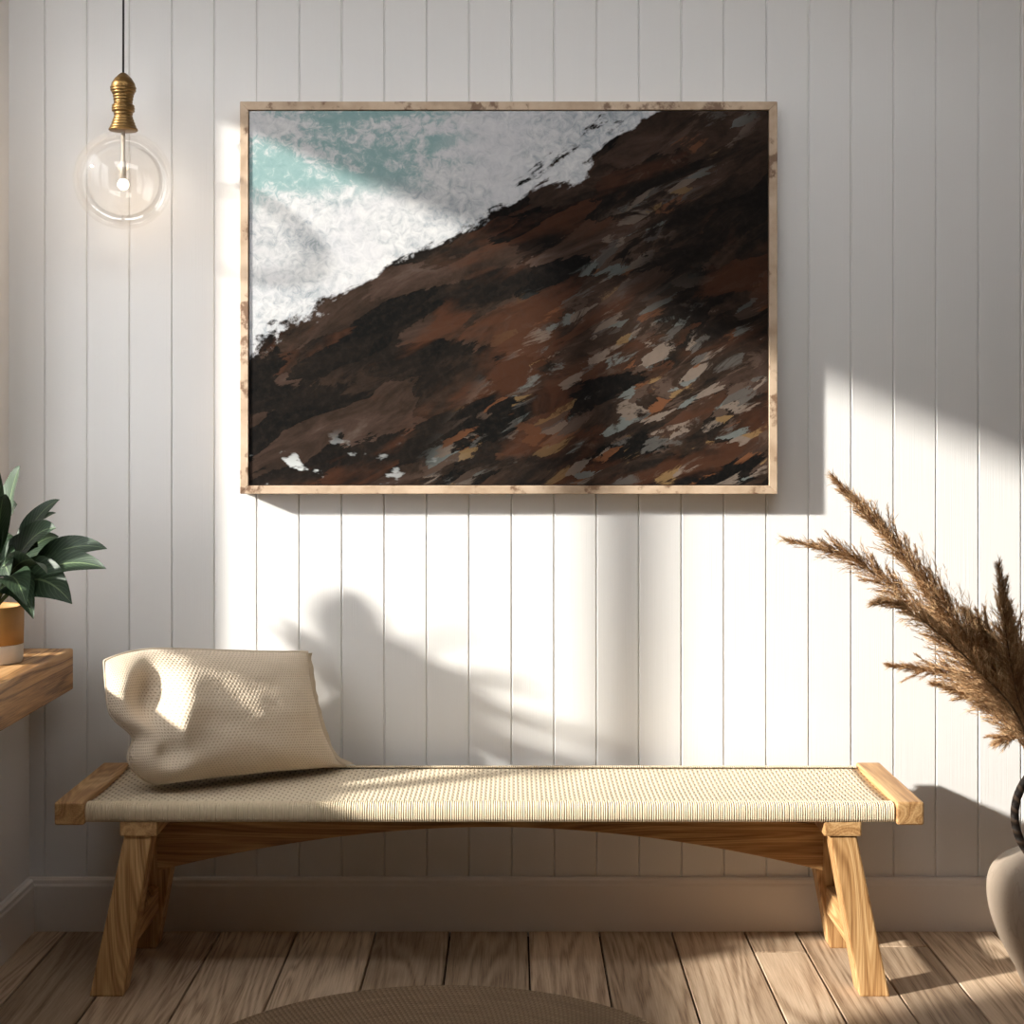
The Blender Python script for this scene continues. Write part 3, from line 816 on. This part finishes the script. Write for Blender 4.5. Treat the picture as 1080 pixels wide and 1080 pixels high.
# ------------------------------------------------------------------ dried grass
def grass(path_px, widths, label, seed, start=.42, dens=1.0, blen=.150, spikes=17, sub=True):
    """path_px: (px, py, d) control points from the vase mouth to the tip"""
    rg = random.Random(seed)
    pts = [Vector((VX, -VD, .30)) + Vector((rg.uniform(-.03,.0), rg.uniform(-.025,.025), -.10)), Vector((VX-.035+rg.uniform(-.02,.012), -VD+rg.uniform(-.02,.02), .306))] + [P(*q) for q in path_px]
    # resample by Catmull-Rom
    path = []
    for i in range(len(pts)-1):
        p0, p1, p2, p3 = pts[max(0,i-1)], pts[i], pts[i+1], pts[min(len(pts)-1,i+2)]
        for k in range(10):
            t = k/10
            path.append(.5*((2*p1) + (-p0+p2)*t + (2*p0-5*p1+4*p2-p3)*t*t + (-p0+3*p1-3*p2+p3)*t**3))
    path.append(pts[-1])
    base = path[0].copy()
    root = thing('dried_grass_stem', label, 'dried grass', base, 'dried grass stems in the vase')
    path = [p-base for p in path]
    nP = len(path)
    def at(t):
        f = min(nP-1.001, max(0, t*(nP-1))); i = int(f); return path[i].lerp(path[i+1], f-i)
    bm = bmesh.new(); tube(bm, path, [max(.0009, .0030*(1-.75*i/nP)) for i in range(nP)], 6)
    link('stalk', bm, M['straw'], root, True)
    V, Fc, tone = [], [], []
    def blade(p, dr, L, w, tn, segs=2, droop=0.0):
        sd = dr.cross(Vector((rg.uniform(-1,1), rg.uniform(-1,1), rg.uniform(-1,1))))
        if sd.length < 1e-4: return
        sd.normalize(); q = p + dr*L*.55 + Vector((0,0,-droop*.3)); e = p + dr*L + Vector((0,0,-droop))
        i0 = len(V); V.extend((p-sd*w*.5, p+sd*w*.5, q+sd*w*.42, q-sd*w*.42, e)); Fc.append((i0, i0+1, i0+2, i0+3)); Fc.append((i0+3, i0+2, i0+4)); tone.extend((tn, tn*.95))
    nb = int(300*dens); nbig = int(34*dens*(.45+.55*widths))
    for k in range(nb + nbig):
        big = k >= nb
        t = start + (1-start)*((k+rg.random())/nb if not big else .06 + .74*(k-nb+rg.random())/nbig)
        s = (t-start)/(1-start)
        if s > .86 and rg.random() < .45: continue
        p = at(t); tg = (at(min(1, t+.02)) - at(t-.02)).normalized()
        rv = Vector((rg.gauss(0,1), rg.gauss(0,.8), rg.gauss(0,1)+.35)); rv = rv - tg*rv.dot(tg)
        if rv.length < .1: continue
        rv.normalize()
        env = math.sin(PI*min(1, .12+.88*s)**.75)**.7 if s < .96 else .3
        env = max(.24, (1-s)**.55*min(1, .35+s*3.2))
        ang = math.radians(rg.uniform(10, 48))*(1-.82*s*s)
        dr = (tg*math.cos(ang) + rv*math.sin(ang)).normalized()
        L = blen*widths*env*rg.uniform(.6, 1.2)
        if big: L = rg.uniform(.07, .135)*(.4+.6*widths)*(1-.45*s); ang = math.radians(rg.uniform(16, 42)); dr = (tg*math.cos(ang) + (rv + Vector((0,0,.5))).normalized()*math.sin(ang)).normalized()
        btn = rg.random()
        curl = Vector((rg.gauss(0,.2), rg.gauss(0,.2), rg.gauss(.05,.2)))
        # branchlet axis then spikelets along it
        segN = 4; q = p.copy(); dd = dr.copy(); st = [q.copy()]
        for m_ in range(segN):
            q = q + dd*(L/segN); dd = (dd + curl*.16 + Vector((0,0,-.05))).normalized(); st.append(q.copy())
        for m_ in range(segN): 
            blade(st[m_], (st[m_+1]-st[m_]).normalized(), (st[m_+1]-st[m_]).length*1.1, .0011, .15+btn*.35)
        ns_ = int(spikes*(5 if big else .9))
        for m_ in range(ns_):
            f = (.12 + .88*m_/ns_)*segN; i_ = min(segN-1, int(f)); pp = st[i_].lerp(st[i_+1], f-i_)
            ax = (st[i_+1]-st[i_]).normalized()
            r2 = Vector((rg.gauss(0,1), rg.gauss(0,1), rg.gauss(0,1))); r2 = (r2 - ax*r2.dot(ax)).normalized()
            an = math.radians(rg.uniform(10, 42)); d2 = ax*math.cos(an) + r2*math.sin(an)
            blade(pp, d2, rg.uniform(.009, .021)*((1.15-.6*m_/ns_) if big else 1), .0013, min(1, max(0, .2 + .45*btn + rg.gauss(.05,.16) + .22*(m_/ns_))))
    me = bpy.data.meshes.new('plume'); me.from_pydata([tuple(v) for v in V], [], Fc); me.materials.append(M['plume'])
    at_ = me.attributes.new('tone', 'FLOAT', 'FACE'); at_.data.foreach_set('value', tone)
    o = bpy.data.objects.new('plume', me); C.objects.link(o); o.parent = root
    return root
G = grass
G([(1082,775,.40), (1040,700,.42), (985,625,.44), (930,560,.45), (886,512,.45)], 1.0, 'tallest brown dried grass plume, its tip just right of the painting corner', 1, .36, 1.25)
G([(1078,772,.36), (1030,715,.34), (965,640,.33), (900,592,.33), (838,572,.33)], .95, 'brown dried grass plume reaching furthest left, below the tallest plume', 2, .36, 1.2)
G([(1090,790,.44), (1072,730,.46), (1060,660,.47), (1054,602,.48)], .62, 'upright brown dried grass plume rising near the right edge', 3, .42, .7)
G([(1100,780,.38), (1096,700,.37), (1088,640,.37)], .7, 'short dense brown dried grass plume at the right edge', 4, .40, .8)
G([(1080,785,.33), (1045,738,.30), (1000,712,.28), (943,702,.28)], .60, 'slender dried grass plume pointing left above the bench end', 5, .42, .75)
G([(1085,800,.36), (1060,765,.34), (1030,740,.33), (988,722,.33)], .5, 'thin low dried grass plume just under the slender left pointing one', 6, .48, .5)
G([(1100,850,.40), (1095,800,.38), (1082,776,.36), (1053,783,.35)], .40, 'lowest dried grass tuft, drooping over the vase handle', 7, .72, .3)
G([(1080,770,.47), (1035,710,.50), (990,668,.52), (950,640,.52), (926,636,.52)], .5, 'wispy dried grass stem behind the two large plumes', 8, .40, .55)
G([(1082,778,.42), (1040,720,.43), (1000,660,.42), (960,598,.42)], .85, 'bushy dried grass plume between the two longest ones', 9, .38, .95)
G([(1092,790,.40), (1065,735,.39), (1030,690,.38), (985,655,.38)], .95, 'thick dried grass plume low in the middle of the bunch', 11, .36, 1.0)
G([(1100,780,.35), (1085,720,.34), (1070,680,.33), (1062,640,.33)], .85, 'bushy dried grass plume nearest the viewer at the right edge', 12, .38, .9)
G([(1095,780,.43), (1070,715,.42), (1045,680,.41), (1022,650,.41)], .85, 'broad short dried grass plume in the middle of the bunch', 10, .40, .9)

# ------------------------------------------------------------------ round rug
RX, RD, RR = -.143, .962, .545
bm = bmesh.new(); pr = [(0, .008)]
k = 0; pitch = .0115
nR = int(RR/pitch)
for i in range(nR):
    for q in range(4):
        r = (i + q/4)*pitch
        if r > .001: pr.append((r, .0065 + .0055*abs(math.sin(PI*q/4))))
pr += [(RR, .006), (RR, .0005), (0, .0005)]
lathe(bm, pr, 128)
rug = link('rug', bm, M['rug'], None, True, (RX, -RD, 0)); tag(rug, 'round brown braided jute rug on the floorboards in front of the bench', 'rug')

# ------------------------------------------------------------------ light
S = Vector((1, .45, -.43)).normalized()
sun = bpy.data.lights.new('sun', 'SUN'); sun.energy = 10.3; sun.angle = math.radians(2.4); sun.color = (1.0, .965, .90)
so = bpy.data.objects.new('sun', sun); C.objects.link(so); so.rotation_euler = (-S).to_track_quat('Z', 'Y').to_euler(); so.location = (-4, -2.5, 3.5)
pl = bpy.data.lights.new('bulb_light', 'POINT'); pl.energy = .30; pl.color = (1, .70, .42); pl.shadow_soft_size = .016
po = bpy.data.objects.new('bulb_light', pl); C.objects.link(po); po.parent = lamp; po.location = (0, 0, pz(194.5)-.03)
w = bpy.data.worlds.new('sky'); sc.world = w; w.use_nodes = True; nt = w.node_tree; nt.nodes.clear(); n = N(nt)
g = n.sep(n.coord('Generated'))
k = n.math('ADD', n.math('MULTIPLY', g[1], -.85), n.math('MULTIPLY', g[2], .53))      # sky made brighter behind the viewer to feed the added ceiling opening
col = n.ramp(n.math('MULTIPLY_ADD', k, .5, .5), [(0, (.008,.0065,.005)), (.5, (.03,.03,.031)), (.66, (.07,.07,.072)), (.85, (.85,.87,.90)), (1, (1.0,1.02,1.05))])
bg = n.node('ShaderNodeBackground', {'Color': col, 'Strength': 7.0})
ow = n.node('ShaderNodeOutputWorld'); nt.links.new(bg.outputs[0], ow.inputs[0])

# ------------------------------------------------------------------ camera
cam = bpy.data.cameras.new('camera'); co = bpy.data.objects.new('camera', cam); C.objects.link(co)
cam.sensor_width = 36; cam.lens = F/1080*36; cam.shift_x = 0; cam.shift_y = -(540-CY)/1080
co.location = (0, -DIST, H); co.rotation_euler = (PI/2, 0, 0); cam.clip_start = .05
sc.camera = co
sc.view_settings.view_transform = 'Standard'; sc.view_settings.look = 'None'
sc.view_settings.exposure = 0.0; sc.view_settings.gamma = 1.0
try: sc.view_settings.use_curve_mapping = False
except Exception: pass
